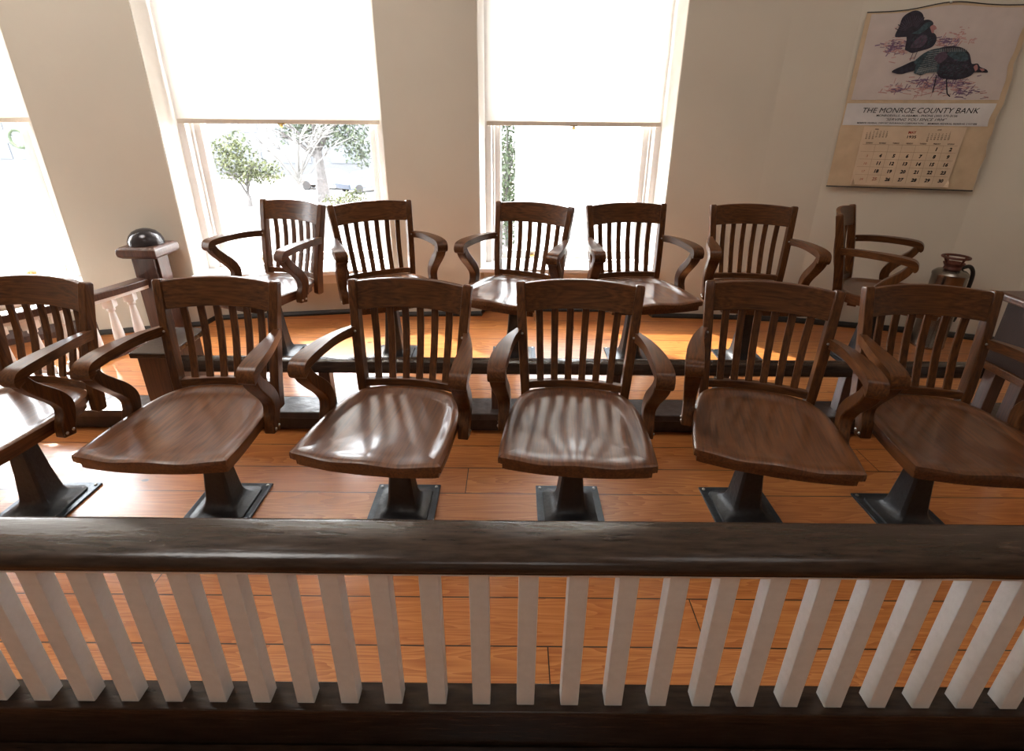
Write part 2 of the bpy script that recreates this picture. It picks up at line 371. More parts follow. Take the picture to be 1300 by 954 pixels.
def make_chair():
    root = thing('jury_chair', 'x', 'chair')
    seat_mesh().build('seat', OAK_SEAT, root, smooth=True, ang=50)
    # stiles
    for s in (-1, 1):
        zs = [.352, .36, .40, .46, .53, .60, .67, .74, .80, .845, .853]
        pts = [(s * x_stile(z), y_stile(z), z) for z in zs]
        m = MB(); m.sweep(pts, (s, 0, 0), [.026] + [.034] * 9 + [.028], [.026, .044] + [.044] * 4 + [.042, .04, .038, .036, .026])
        m.build('stile', OAK[2], root, bevel=.004)
    # crest rail
    def curved(z0, z1, thick, arch=0, n=20, low=0):
        rings = []
        for i in range(n + 1):
            u = -1 + 2 * i / n; r = []
            for (z, o) in ((z0 + low * (1 - u * u), -1), (z1 + arch * (1 - u * u), -1), (z1 + arch * (1 - u * u), 1), (z0 + low * (1 - u * u), 1)):
                xh = x_stile(z) - .015
                r.append((u * xh, y_stile(z) - .002 + back_sag(u, z) + o * thick / 2, z))
            rings.append(r)
        return MB().loft(rings)
    curved(.742, .848, .021, arch=.010, low=.006).build('crest_rail', OAK[0], root, bevel=.004)
    curved(.440, .470, .026).build('lower_rail', OAK[0], root, bevel=.003)
    for k in range(6):
        u = (k + 1) / 7 * 2 - 1; pts = []
        for z in (.458, .52, .58, .64, .70, .755):
            pts.append((u * (x_stile(z) - .012) * 1.03, y_stile(z) + back_sag(u, z) + .012 * math.sin((z - .47) / .285 * PI), z))
        m = MB(); m.sweep(pts, (1, -u * .16, 0), .027, .011); m.build('slat', OAK[2], root, bevel=.0025)
    # arms and their bowed supports
    for s in (-1, 1):
        P = smooth_pts([(.222, .200, .662), (.243, .12, .669), (.258, .04, .671), (.267, -.04, .669), (.271, -.092, .664), (.272, -.120, .657), (.271, -.129, .640), (.270, -.124, .624)], 5)
        n = len(P)
        wd = [lerp(.024, .060, sstep(0, .5, i / (n - 1))) * (1 - .10 * sstep(.9, 1, i / (n - 1))) for i in range(n)]
        th = [lerp(.036, .033, sstep(0, .4, i / (n - 1))) * (1 - .2 * sstep(.9, 1, i / (n - 1))) for i in range(n)]
        m = MB(); m.sweep([(s * x, y, z) for x, y, z in P], (1, 0, 0), wd, th)
        arm = m.build('arm', OAK[1], root, bevel=.006, seg=3)
        P = smooth_pts([(.270, -.116, .640), (.269, -.098, .606), (.266, -.064, .568), (.262, -.026, .528), (.259, -.002, .486), (.258, -.004, .446), (.2585, -.020, .408), (.2585, -.026, .370)], 4)
        n = len(P)
        wd = [lerp(.056, .038, sstep(0, 1, i / (n - 1))) for i in range(n)]
        th = [.034 + .014 * math.sin(i / (n - 1) * PI) + .012 * sstep(.6, 1, i / (n - 1)) for i in range(n)]
        m = MB(); m.sweep([(s * x, y, z) for x, y, z in P], (1, 0, 0), wd, th)
        sup = m.build('arm_support', OAK[2], root, bevel=.005, seg=3)
        for y, z in ((-.036, .388), (-.012, .390)):
            m = MB(); m.lathe([(.0055, 0), (.0055, .003), (.003, .0055)], (s * .2765, y, z), 10, axis=(s, 0, 0)); m.build('bolt', STEEL, sup, smooth=True)
        m = MB(); m.lathe([(.0045, 0), (.0045, .003), (.002, .005)], (s * (x_stile(.664) - 0), y_stile(.664) - .022, .664), 10, axis=(0, -1, 0)); m.build('bolt', STEEL, arm, smooth=True)
    # wooden cleats under the seat, iron head, pedestal and floor plate
    m = MB(); m.box(-.19, .19, -.13, -.085, .362, .386); m.box(-.17, .17, .07, .115, .362, .386); m.build('seat_cleat', OAK[0], root, bevel=.004)
    m = MB()
    m.prism([(-.05, -.13), (.05, -.13), (.05, .13), (-.05, .13)], .356, .364); m.box(-.04, .04, -.045, .045, .325, .358)
    m.build('iron_head', IRON, root, bevel=.004)
    def sq(h, z, r=.15):
        c = []
        for q in range(4):
            a0 = PI / 4 + q * PI / 2
            for da in (-.12, 0, .12): c.append((h * 1.414 * math.cos(a0 + da) * (1 - .02 * (da != 0)), h * 1.414 * math.sin(a0 + da) * (1 - .02 * (da != 0)), z))
        return c
    m = MB(); m.loft([sq(.094, .009), (sq(.092, .016)), sq(.076, .020), sq(.062, .028), sq(.053, .040), sq(.047, .062), sq(.044, .09), sq(.037, .17), sq(.031, .26), sq(.026, .335)])
    m.build('pedestal', IRON, root, smooth=True, ang=30)
    bp = MB().box(-.128, .128, -.128, .128, 0, .009).build('base_plate', IRONPLATE, root, bevel=.002)
    for x in (-1, 1):
        for y in (-1, 1):
            m = MB(); m.lathe([(.0065, .009), (.006, .012), (.003, .0135)], (x * .112, y * .112, 0), 10); m.build('screw', STEEL, bp, smooth=True)
    return root
chair0 = make_chair()
first = [True]
def put_chair(x, y, z, a, label, group):
    o = chair0 if first[0] else copy_tree(chair0)
    first[0] = False
    # the seat swivels on a plate that stays square with the boards
    o.location = (x, y, z); o.rotation_euler = (0, 0, math.radians(a)); o['label'] = label; o['group'] = group
    for ch in o.children:
        if ch.name.startswith(('base_plate', 'pedestal')): ch.rotation_euler = (0, 0, -math.radians(a))
G1, G2 = 'front row of swivel jury chairs', 'back row of swivel jury chairs'
put_chair(-1.83, 1.63, 0, -9, 'dark oak swivel armchair in the front row, cut off by the left edge', G1)
put_chair(-1.12, 1.635, 0, -2, 'dark oak armchair in the front row, before the flat-capped low newel', G1)
put_chair(-.42, 1.635, 0, -8, 'dark oak swivel armchair in the front row, third chair from the left', G1)
put_chair(.232, 1.635, 0, -5, 'dark oak swivel armchair in the front row, facing nearly straight, right of the centre', G1)
put_chair(.912, 1.635, 0, -15, 'dark oak swivel armchair in the front row turned furthest left, second from the right', G1)
put_chair(1.53, 1.605, 0, -5, 'dark oak swivel armchair in the front row, rightmost, its seat cut by the right edge', G1)
put_chair(-1.365, 2.81, DECK, -25, 'dark oak armchair in the back row, leftmost, turned left before the middle window', G2)
put_chair(-.69, 2.81, DECK, 30, 'dark oak armchair in the back row turned right, half before the wall between two windows', G2)
put_chair(.013, 2.80, DECK, -26, 'dark oak armchair in the back row turned left, before the right window', G2)
put_chair(.69, 2.80, DECK, 10, 'dark oak armchair in the back row before the right side of the right window', G2)
put_chair(1.345, 2.79, DECK, -6, 'dark oak armchair in the back row against the plain wall, fifth from the left', G2)
put_chair(2.04, 2.79, DECK, 52, 'dark oak armchair in the back row seen from its side, beneath the calendar', G2)

# ------------------------------------------------------------------ front railing
ra = thing('front_railing', 'long dark brown rail with white square balusters across the foreground', 'railing', (0, .82, 0))
def at_origin(m, root): m.v = [tuple(Vector(v) - Vector(root.location)) for v in m.v]; return m
m = MB(); prof = [(.762, .600), (.764, .609), (.772, .6165), (.785, .620), (.875, .620), (.885, .617), (.890, .608), (.890, .588), (.885, .586), (.768, .586), (.763, .590)]
xs_ = [-2.6 + i * .1 for i in range(53)]
m.loft([[(x, y + random.uniform(-.0006, .0006), z + random.uniform(-.0004, .0004)) for y, z in prof] for x in xs_])
at_origin(m, ra).build('cap_rail', RAILWOOD, ra, smooth=True, ang=50)
m = MB(); m.box(-2.6, 2.6, .778, .872, .568, .586); at_origin(m, ra).build('upper_fillet', WHITE, ra, bevel=.002)
m = MB(); m.box(-2.6, 2.6, .772, .842, .0, .15); at_origin(m, ra).build('bottom_rail', RAILWOOD, ra, bevel=.004)
m = MB(); m.box(-2.6, 2.6, .70, .772, .0, .03); at_origin(m, ra).build('base_shoe', RAILWOOD, ra, bevel=.008)
bal = None
for k in range(-24, 25):
    x = .039 + k * .1033
    if bal is None:
        mm = MB(); mm.box(-.0205, .0205, -.030, .006, .148, .569); b = mm.build('baluster', WHITE, ra, bevel=.002); bal = b
    else:
        b = bal.copy(); COL.objects.link(b); b.parent = ra
    b.location = (x, 0, 0)

# ------------------------------------------------------------------ low foot rail on the deck edge, with its flat capped newel
lr = thing('low_rail', 'low dark rail on short posts along the raised step, with flat capped newel at left', 'railing', (0, 2.22, DECK))
m = MB(); prof = [(2.178, .318), (2.178, .358), (2.186, .370), (2.200, .374), (2.232, .374), (2.246, .370), (2.254, .358), (2.254, .318), (2.246, .312), (2.186, .312)]
m.loft([[(x, y, z) for y, z in prof] for x in (-1.575, -.5, .5, 1.5, 2.9)])
at_origin(m, lr).build('rail_bar', RAILWOOD, lr, smooth=True, ang=40)
for x in (-.885, -.07, .50, 1.0, 1.60, 2.3):
    m = MB(); m.box(x - .026, x + .026, 2.19, 2.243, DECK, .313); at_origin(m, lr).build('post', NEWELWOOD, lr, bevel=.003)
m = MB(); m.box(-1.715, -1.575, 2.152, 2.42, DECK, .405); nw = at_origin(m, lr).build('newel', NEWELWOOD, lr, bevel=.004)
m = MB(); m.box(-1.728, -1.545, 2.125, 2.45, .405, .432); c_ = at_origin(m, lr).build('newel_cap', RAILWOOD, nw, bevel=.006)

# ------------------------------------------------------------------ side balustrade at left with tall domed newel
sb = thing('side_balustrade', 'brown handrail on white turned balusters with a domed brown newel, at left by window', 'railing', (-2.20, 3.1, DECK))
NX, NY = -2.205, 3.105
m = MB(); m.box(NX - .07, NX + .062, NY - .07, NY + .07, DECK, .645)
at_origin(m, sb); nw = m.build('newel_post', NEWELWOOD, sb, bevel=.005)
m = MB(); m.box(NX + .062, NX + .076, NY - .05, NY + .05, DECK, .64); at_origin(m, sb).build('newel_trim', NEWELWOOD, nw, bevel=.003)
m = MB()
m.loft([[(NX + sx * h, NY + sy * h, z) for sx, sy in ((-1, -1), (1, -1), (1, 1), (-1, 1))] for h, z in ((.098, .636), (.115, .650), (.118, .670), (.116, .692), (.10, .706))])
at_origin(m, sb).build('newel_cap', NEWELWOOD, nw, bevel=.005)
DOME = plain('dark_domed_finial', (.045, .04, .042, 1), rough=.16, metal=.5, var=.2)
m = MB(); m.lathe([(.094, 0), (.097, .008), (.094, .03), (.083, .055), (.062, .078), (.036, .090), (.012, .095), (.001, .0955)], (NX, NY, .704), 28)
at_origin(m, sb).build('dome', DOME, nw, smooth=True)
A = Vector((-2.055, 2.93, 0)); Bv = Vector((-2.33, 2.02, 0)); 
RP = smooth_pts([(-2.235, 3.03, .495), (-2.29, 2.82, .495), (-2.40, 2.56, .495), (-2.56, 2.34, .495), (-2.80, 2.12, .495), (-3.1, 1.95, .495)], 5)
m = MB(); m.sweep(RP, (1, -.2, 0),   .085, .042); at_origin(m, sb).build('handrail', NEWELWOOD, sb, bevel=.008, seg=3)
m = MB(); m.sweep([(x, y, .465) for x, y, z in RP], (1, -.2, 0), .066, .022); at_origin(m, sb).build('rail_fillet', WINWHITE, sb, bevel=.003)
m = MB(); m.sweep([(x, y, DECK + .012) for x, y, z in RP], (1, -.2, 0), .07, .024); at_origin(m, sb).build('base_shoe', NEWELWOOD, sb, bevel=.003)
turned = [(.012, .0), (.0165, .0), (.0165, .012), (.010, .018), (.014, .03), (.019, .06), (.0195, .10), (.0165, .16), (.0125, .22), (.0105, .27), (.0135, .283), (.0135, .291), (.010, .297)]
b0 = None
def along(P, d):
    acc = 0
    for a, b in zip(P, P[1:]):
        l = math.dist(a, b)
        if acc + l >= d: q = (d - acc) / l; return [lerp(a[j], b[j], q) for j in range(3)]
        acc += l
    return None
d = .11
while True:
    p = along(RP, d)
    if p is None: break
    q = p
    if b0 is None:
        m = MB(); m.box(-.027, .027, -.027, .027, .024, .062); m.box(-.027, .027, -.027, .027, .288, .338)
        m.lathe([(.020, .062), (.026, .070), (.028, .10), (.026, .14), (.021, .20), (.016, .25), (.014, .262), (.021, .270), (.021, .279), (.015, .289)], (0, 0, 0), 16); b0 = m.build('baluster', WINWHITE, sb, smooth=True, ang=35); bb = b0
    else:
        bb = b0.copy(); COL.objects.link(bb); bb.parent = sb
    bb.location = (p[0] + 2.20, p[1] - 3.1, 0); bb.rotation_euler = (0, 0, .25)
    d += .125

# ------------------------------------------------------------------ dark wooden desk and white post at the right edge
dk = thing('side_desk', 'dark wooden stand with a thick rounded top, cut by the right edge of the photo', 'desk', (2.42, 2.06, 0))
m = MB(); m.box(2.125, 2.70, 1.93, 2.20, .705, .742); at_origin(m, dk).build('desk_top', NEWELWOOD, dk, bevel=.014, seg=3)
m = MB(); m.box(2.165, 2.66, 1.96, 2.165, .42, .705); at_origin(m, dk).build('box_body', wood('desk_panel', 0, (.014, .007, .005, 1), (.035, .016, .011, 1), rough=.5, coat=0, spec=.25), dk, bevel=.004)
m = MB(); m.box(2.155, 2.67, 1.95, 2.175, .385, .42); at_origin(m, dk).build('lower_moulding', OAK[0], dk, bevel=.004)
for x in (2.20, 2.63):
    for y in (1.995, 2.125):
        m = MB(); m.box(x - .028, x + .028, y - .028, y + .028, 0, .386); at_origin(m, dk).build('leg', NEWELWOOD, dk, bevel=.003)
wp = MB().box(-.02, .02, -.02, .02, 0, .56)
wpo = MB().box(-.02, .02, -.02, .02, 0, .60).build('white_post', WHITE, bevel=.003); wpo.location = (2.165, 1.88, 0)
tag(wpo, 'thin white painted post in front of the dark wooden stand at the right edge', 'post')

# ------------------------------------------------------------------ old fire extinguisher
ex = thing('fire_extinguisher', 'old nickel fire extinguisher with a rusty ring on top, standing against the right wall', 'fire extinguisher', (2.62, 3.03, DECK))
NICK = plain('tarnished_nickel', (.30, .27, .24, 1), rough=.24, metal=1, var=.35, scale=6, bump=.05)
RUST = plain('rusty_red_iron', (.10, .025, .014, 1), rough=.5, metal=.3, var=.4)
m = MB(); m.lathe([(.086, 0), (.091, .004), (.091, .02), (.088, .026), (.088, .452), (.091, .457), (.091, .467), (.086, .474), (.072, .487), (.05, .495), (.036, .499), (.034, .506)], n=36); m.build('tank', NICK, ex, smooth=True, ang=35)
m = MB(); m.lathe([(.04, .49), (.046, .496), (.043, .510), (.055, .532), (.05, .534), (.03, .52)], n=24); m.build('screw_cap', RUST, ex, smooth=True)
m = MB(); m.tube([(.066 * math.cos(a * PI / 16), .066 * math.sin(a * PI / 16), .566) for a in range(33)], .007, 8)
for a in (0, 1.57, 3.14, 4.71): m.tube([(.045 * math.cos(a), .045 * math.sin(a), .525), (.066 * math.cos(a), .066 * math.sin(a), .566)], .006, 6)
m.build('ring_handle', RUST, ex, smooth=True)
m = MB(); m.tube(smooth_pts([(.045, -.01, .50), (.09, -.01, .512), (.128, -.005, .47), (.138, 0, .38), (.132, 0, .24), (.115, 0, .16)], 6), .011, 10); m.build('hose', plain('black_rubber', (.012, .012, .012, 1), rough=.6), ex, smooth=True)
m = MB(); rr = .0893
m.loft([[(rr * math.cos(a), rr * math.sin(a), .24), (rr * math.cos(a), rr * math.sin(a), .385)] for a in [-2.35 + k * .1 for k in range(13)]], cap=False, closed=False)
m.build('label_plate', plain('dark_label_plate', (.05, .055, .055, 1), rough=.4, metal=.4, var=.7, scale=90), ex, smooth=True)

# ------------------------------------------------------------------ camera
Fpx = 661.0; pitch = math.radians(23.1); roll = math.radians(.5)
cam = bpy.data.cameras.new('camera'); co_ = bpy.data.objects.new('camera', cam); COL.objects.link(co_)
cam.sensor_width = 36; cam.sensor_fit = 'HORIZONTAL'; cam.lens = 36 * Fpx / 1300; cam.shift_y = -45 / 1300; cam.clip_start = .02; cam.clip_end = 400
Xw = Vector((1, 0, 0)); Dw = Vector((0, math.cos(pitch), -math.sin(pitch))); U0 = Vector((0, math.sin(pitch), math.cos(pitch)))
Rv = Xw * math.cos(roll) + U0 * math.sin(roll); Uv = -Xw * math.sin(roll) + U0 * math.cos(roll)
M = Matrix((Rv, Uv, -Dw)).transposed().to_4x4(); M.translation = (0, 0, 1.42)
co_.matrix_world = M
C.camera = co_

# ------------------------------------------------------------------ wall calendar
CP = Vector((1.940, 3.408, 0)); CQ = Vector((2.735, 3.206, 0)); CE = (CQ - CP).normalized(); CN = Vector((CE.y, -CE.x, 0))   # CN points into the room
def cal_w(u, z): return .006 + .005 * math.sin(u * 9 + z * 5) * sstep(.3, .8, u) + .004 * sstep(.35, .0, z - 1.045)
def cal_pt(u, z, off=0):
    return CP + CE * u + CN * (cal_w(u, z) + off) + Vector((0, 0, z))
cal = thing('wall_calendar', 'large old bank wall calendar with two wild turkeys, hanging on the right wall', 'calendar', cal_pt(.42, 1.045))
def cal_grid(name, mat, u0, u1, z0, z1, off, parent=cal, nu=24, nz=24, eu=None, ez=None, thick=.0008):
    m = MB(); vs = []; 
    for side in (0, 1):
        for j in range(nz + 1):
            for i in range(nu + 1):
                a, b = i / nu, j / nz; z = lerp(z0, z1, b); u = lerp(u0, u1, a)
                if eu: u = lerp(u0, u1 + eu(z), a)
                if ez: z = lerp(z0, z1 + ez(u), b)
                vs.append(cal_pt(u, z, off - side * thick) - cal.location)
    n1 = (nu + 1) * (nz + 1); fs = []
    for j in range(nz):
        for i in range(nu):
            q = j * (nu + 1) + i; fs.append((q, q + 1, q + nu + 2, q + nu + 1)); fs.append(tuple(n1 + k for k in (q, q + nu + 1, q + nu + 2, q + 1)))
    for i in range(nu):
        fs.append((i, n1 + i, n1 + i + 1, i + 1)); q = nz * (nu + 1) + i; fs.append((q, q + 1, n1 + q + 1, n1 + q))
    for j in range(nz):
        q = j * (nu + 1); fs.append((q, q + nu + 1, n1 + q + nu + 1, n1 + q)); q += nu; fs.append((q, n1 + q, n1 + q + nu + 1, q + nu + 1))
    m.add(vs, fs); return m.build(name, mat, parent, smooth=True, ang=60)
def flat(name, r, g, b, rough=.7, var=.06, scale=12): return plain(name, (r, g, b, 1), rough=rough, var=var, scale=scale)
edge_r = lambda z: .006 * math.sin(z * 21) - .012 * math.exp(-((z - 1.30) / .05) ** 2) + .004 * math.sin(z * 47)
top_c = lambda u: .026 * math.exp(-((u - .42) / .16) ** 2) + .012 * sstep(.2, .5, u)
K_TAN = flat('calendar_tan_backing', .50, .375, .245, var=.10); K_PIC = flat('calendar_picture_paper', .50, .44, .41); K_HEAD = flat('calendar_header_paper', .56, .54, .53)
K_PAGE = flat('calendar_page_paper', .58, .44, .31); K_BLK = flat('printed_black', .012, .012, .014); K_RED = flat('printed_red', .33, .05, .03); K_GOLD = flat('calendar_gold_border', .42, .30, .17)
K_FAINT = flat('printed_faint_grey', .30, .21, .14)
back = cal_grid('backing_sheet', K_TAN, .028, .812, 1.045, 1.975, 0, eu=edge_r, ez=top_c)
pic = cal_grid('picture', K_PIC, .052, .785, 1.535, 1.968, .0016, eu=lambda z: edge_r(z) * .8, ez=lambda u: top_c(u) * .85)
cal_grid('header_band', K_HEAD, .036, .780, 1.398, 1.517, .0016, nz=6, eu=lambda z: edge_r(z) * .8)
m = MB(); n = 24
m.tube([cal_pt(.028 + i * (.79 / n), 1.978 + top_c(.028 + i * (.79 / n)), .001) - cal.location for i in range(n + 1)], .0028, 6); m.build('top_rod', K_BLK, cal, smooth=True)
m = MB(); m.tube([cal_pt(.026 + i * (.785 / n), 1.045, .001) - cal.location for i in range(n + 1)], .0035, 6); m.build('bottom_rod', K_BLK, cal, smooth=True)
m = MB(); m.lathe([(.007, 0), (.007, .003), (.001, .006)], cal_pt(.42, 1.992 + .02, .002) - cal.location, 10, axis=CN); m.build('nail', STEEL, cal, smooth=True)
page = cal_grid('date_page', K_PAGE, .155, .672, 1.058, 1.392, .006, eu=lambda z: .006 * (z - 1.05) / .34)
def quadstrip(m, pts, off):
    """closed outline in (u, z) filled as one face with a hair of thickness"""
    a = [cal_pt(u, z, off) - cal.location for u, z in pts]; m.add(a, [tuple(range(len(a)))])
def line(m, u0, z0, u1, z1, w, off):
    L = math.hypot(u1 - u0, z1 - z0); dx, dz = -(z1 - z0) / L * w / 2, (u1 - u0) / L * w / 2
    quadstrip(m, [(u0 + dx, z0 + dz), (u1 + dx, z1 + dz), (u1 - dx, z1 - dz), (u0 - dx, z0 - dz)], off)
def ctext(items, name, mat, off, parent, shear=0.0, bold=0):
    """items: (text, centre u, baseline z, cap height, width or None)"""
    big = MB()
    for s, uc, zb, h, wid in items:
        cu = bpy.data.curves.new('t', 'FONT'); cu.body = s; cu.size = 1; cu.shear = shear; cu.offset = bold; cu.resolution_u = 2
        o = bpy.data.objects.new('t', cu); COL.objects.link(o); bpy.context.view_layer.update()
        me = bpy.data.meshes.new_from_object(o.evaluated_get(bpy.context.evaluated_depsgraph_get()))
        bpy.data.objects.remove(o); bpy.data.curves.remove(cu)
        xs = [v.co.x for v in me.vertices]; x0, x1 = min(xs), max(xs)
        sy = h / .70; sx = wid / (x1 - x0) if wid else sy
        vs = [cal_pt(uc + (v.co.x - (x0 + x1) / 2) * sx, zb + v.co.y * sy, off) - cal.location for v in me.vertices]
        big.add(vs, [tuple(p.vertices) for p in me.polygons]); bpy.data.meshes.remove(me)
    return big.build(name, mat, parent)
ctext([('THE MONROE COUNTY BANK', .419, 1.466, .028, .585)], 'bank_name', K_BLK, .003, cal, shear=.2)
ctext([('MONROEVILLE, ALABAMA - PHONE (205) 575-3156', .41, 1.446, .0115, .41)], 'address_line', K_BLK, .003, cal, bold=.004)
ctext([('"SERVING YOU SINCE 1904"', .413, 1.424, .0145, .31)], 'motto_line', K_BLK, .003, cal, shear=.3)
ctext([('MEMBER FEDERAL DEPOSIT INSURANCE CORPORATION', .285, 1.4065, .0085, .345), ('MEMBER FEDERAL RESERVE SYSTEM', .60, 1.4055, .0085, .24)], 'member_line', K_BLK, .003, cal, bold=.006)
# date page: month, year, day names, grid and numbers
PO = .0072
ctext([('MAY', .413, 1.354, .015, .040)], 'month_name', K_RED, PO, page, bold=.02)
ctext([('1935', .416, 1.330, .014, .047)], 'year', K_BLK, PO, page, bold=.02)
def mini(first, days, u0, title):
    its = [(title, u0 + .047, 1.374, .006, None)]
    for d in range(1, days + 1):
        c, r = (first + d - 1) % 7, (first + d - 1) // 7; its.append((str(d), u0 + c * .0175, 1.362 - r * .0098, .0062, None))
    return its
ctext(mini(1, 30, .178, 'APRIL') + mini(6, 30, .500, 'JUNE'), 'small_months', K_BLK, PO, page, bold=.02)
cw = .0705; u0 = .168; zr = [1.292, 1.252, 1.209, 1.165, 1.119, 1.073]
ctext([(s, u0 + cw * (i + .5), 1.297, .0075, .036) for i, s in enumerate(['SUNDAY', 'MONDAY', 'TUESDAY', 'WEDNESDAY', 'THURSDAY', 'FRIDAY', 'SATURDAY'])], 'day_names', K_BLK, PO, page, bold=.02)
m = MB()
for z in zr[:-1]: line(m, u0, z, u0 + 7 * cw, z, .0014, PO)
for i in range(1, 7): line(m, u0 + i * cw, zr[0], u0 + i * cw, zr[-1], .0012, PO)
m.build('date_grid', K_FAINT, page)
blk, red = [], []
for d in range(1, 32):
    c, r = (5 + d - 1) % 7, (5 + d - 1) // 7
    if r == 5: continue
    it = (str(d), u0 + cw * (c + .58), (zr[r] + zr[r + 1]) / 2 - .0095, .0185 if c else .013, None)
    (red if c == 0 or d == 25 else blk).append(it)
ctext(blk, 'dates', K_BLK, PO, page, shear=.15, bold=.045); ctext(red, 'red_dates', K_RED, PO, page, shear=.15, bold=.005)
# lifted lower corners of the page
for sgn, uu in ((1, .655), (-1, .18)):
    m = MB(); a = [cal_pt(uu, 1.060, .007), cal_pt(uu + sgn * .022, 1.060, .02), cal_pt(uu + sgn * .018, 1.085, .02), cal_pt(uu + sgn * .016, 1.10, .007)]
    a = [p - cal.location for p in a]; m.add(a + [p - CN * .0008 for p in a], [(0, 1, 2, 3), (4, 7, 6, 5), (0, 4, 5, 1), (1, 5, 6, 2), (2, 6, 7, 3), (3, 7, 4, 0)]); m.build('curled_corner', K_PAGE, page)
# the turkeys
T1 = flat('turkey_black_blue', .018, .017, .030, scale=60, var=.5); T2 = flat('turkey_teal', .030, .058, .072, scale=90, var=.6); T3 = flat('turkey_violet', .075, .045, .075, scale=90, var=.4)
T4 = flat('turkey_pale_barring', .26, .27, .27); T5 = flat('turkey_head_pink', .36, .17, .16); G1m = flat('meadow_violet', .16, .10, .17, scale=80, var=.4); G2m = flat('meadow_pink', .40, .22, .21, scale=80, var=.3)
def smooth_outline(P, n=3): 
    Q = P[-2:] + P + P[:2]; r = smooth_pts(Q, n); return r[2 * n:-(2 * n + 1)]
def poly(m, P, off, sm=True): quadstrip(m, smooth_outline(P) if sm else P, off)
rnd = random.Random(11)
def strokes(name, mat, boxes, off, w=.0035):
    m = MB()
    for (ua, ub, za, zb, n, l) in boxes:
        for _ in range(n):
            u = rnd.gauss((ua + ub) / 2, (ub - ua) / 4); z = rnd.gauss((za + zb) / 2, (zb - za) / 4); a = rnd.uniform(-.35, .35) + (1.2 if rnd.random() < .25 else 0)
            ll = l * rnd.uniform(.4, 1.2); line(m, u - ll * math.cos(a), z - ll * math.sin(a), u + ll * math.cos(a), z + ll * math.sin(a), w * rnd.uniform(.6, 1.6), off + rnd.uniform(0, .0003))
    m.build(name, mat, pic)
strokes('pink_meadow', G2m, [(.14, .30, 1.74, 1.86, 46, .016), (.38, .57, 1.79, 1.87, 50, .016), (.24, .68, 1.555, 1.65, 90, .022), (.20, .36, 1.57, 1.61, 26, .02), (.48, .54, 1.83, 1.90, 14, .008)], .0022)
strokes('violet_meadow', G1m, [(.15, .27, 1.77, 1.84, 60, .012), (.40, .52, 1.80, 1.85, 34, .012), (.30, .64, 1.59, 1.66, 90, .018), (.52, .68, 1.55, 1.61, 34, .016), (.22, .34, 1.575, 1.60, 12, .016)], .0026)
fan = [(.199, 1.853), (.195, 1.877), (.203, 1.906), (.207, 1.946), (.23, 1.969), (.262, 1.98), (.295, 1.968), (.312, 1.943), (.316, 1.923), (.304, 1.892), (.282, 1.863), (.256, 1.852)]
body1 = [(.261, 1.79), (.256, 1.84), (.246, 1.872), (.256, 1.884), (.286, 1.892), (.302, 1.921), (.321, 1.934), (.345, 1.932), (.363, 1.919), (.364, 1.904), (.358, 1.89), (.375, 1.873), (.392, 1.860), (.402, 1.837), (.395, 1.807), (.372, 1.793), (.334, 1.782), (.301, 1.774), (.275, 1.784)]
m = MB(); poly(m, fan, .0030)
for k in range(9):
    a = 1.0 + k * .23; line(m, .275, 1.87, .268 + .086 * math.cos(a), 1.868 + .092 * math.sin(a), .004, .0033)
m.build('turkey_tail_fan', T1, pic)
m = MB()
for k in range(15):
    a = .95 + k * .135; line(m, .270 + .03 * math.cos(a), 1.875 + .03 * math.sin(a), .268 + .080 * math.cos(a), 1.868 + .088 * math.sin(a), .0016, .0034)
m.build('tail_feather_marks', T3, pic)
m = MB(); poly(m, body1, .0035); m.build('turkey_body', T1, pic)
m = MB(); poly(m, [(.272, 1.868), (.30, 1.885), (.325, 1.918), (.352, 1.922), (.356, 1.908), (.33, 1.88), (.30, 1.862)], .0038); m.build('turkey_wing', T2, pic)
m = MB(); poly(m, [(.285, 1.80), (.30, 1.84), (.33, 1.862), (.355, 1.85), (.35, 1.815), (.32, 1.795)], .0038); m.build('turkey_breast', T3, pic)
m = MB(); poly(m, [(.353, 1.897), (.364, 1.908), (.379, 1.902), (.387, 1.889), (.377, 1.883), (.378, 1.869), (.364, 1.875)], .0040); m.build('turkey_head', T5, pic)
m = MB()
for a, b in (((.307, 1.785), (.300, 1.737)), ((.325, 1.785), (.318, 1.742))): line(m, *a, *b, .0035, .0034)
m.build('turkey_legs', T3, pic)
tail2 = [(.226, 1.677), (.229, 1.689), (.269, 1.71), (.324, 1.736), (.352, 1.722), (.345, 1.691), (.303, 1.676), (.28, 1.669), (.243, 1.671)]
wing2 = [(.336, 1.672), (.335, 1.713), (.322, 1.731), (.36, 1.773), (.403, 1.792), (.445, 1.792), (.462, 1.753), (.450, 1.717), (.452, 1.681), (.4, 1.672), (.361, 1.658)]
body2 = [(.402, 1.772), (.43, 1.797), (.48, 1.805), (.535, 1.795), (.574, 1.769), (.591, 1.739), (.604, 1.716), (.63, 1.717), (.647, 1.700), (.682, 1.686), (.690, 1.671), (.657, 1.673), (.628, 1.673), (.616, 1.658), (.585, 1.643), (.534, 1.638), (.472, 1.65), (.445, 1.681), (.427, 1.724)]
m = MB(); poly(m, tail2, .0044); poly(m, body2, .0048); m.build('turkey_body', T1, pic)
m = MB(); poly(m, wing2, .0052); m.build('turkey_wing', T2, pic)
m = MB()
for k in range(10): line(m, .345 + k * .004, 1.676 + k * .0115, .440, 1.70 + k * .0095, .0022, .0056)
for k in range(14): line(m, .350 + k * .0075, 1.668, .356 + k * .0065, 1.700, .0015, .0056)
for k in range(16): line(m, .43 + k * .0085, 1.796 - abs(k - 7) * .0007, .434 + k * .0085, 1.776, .0018, .0056)
m.build('wing_barring', T4, pic)
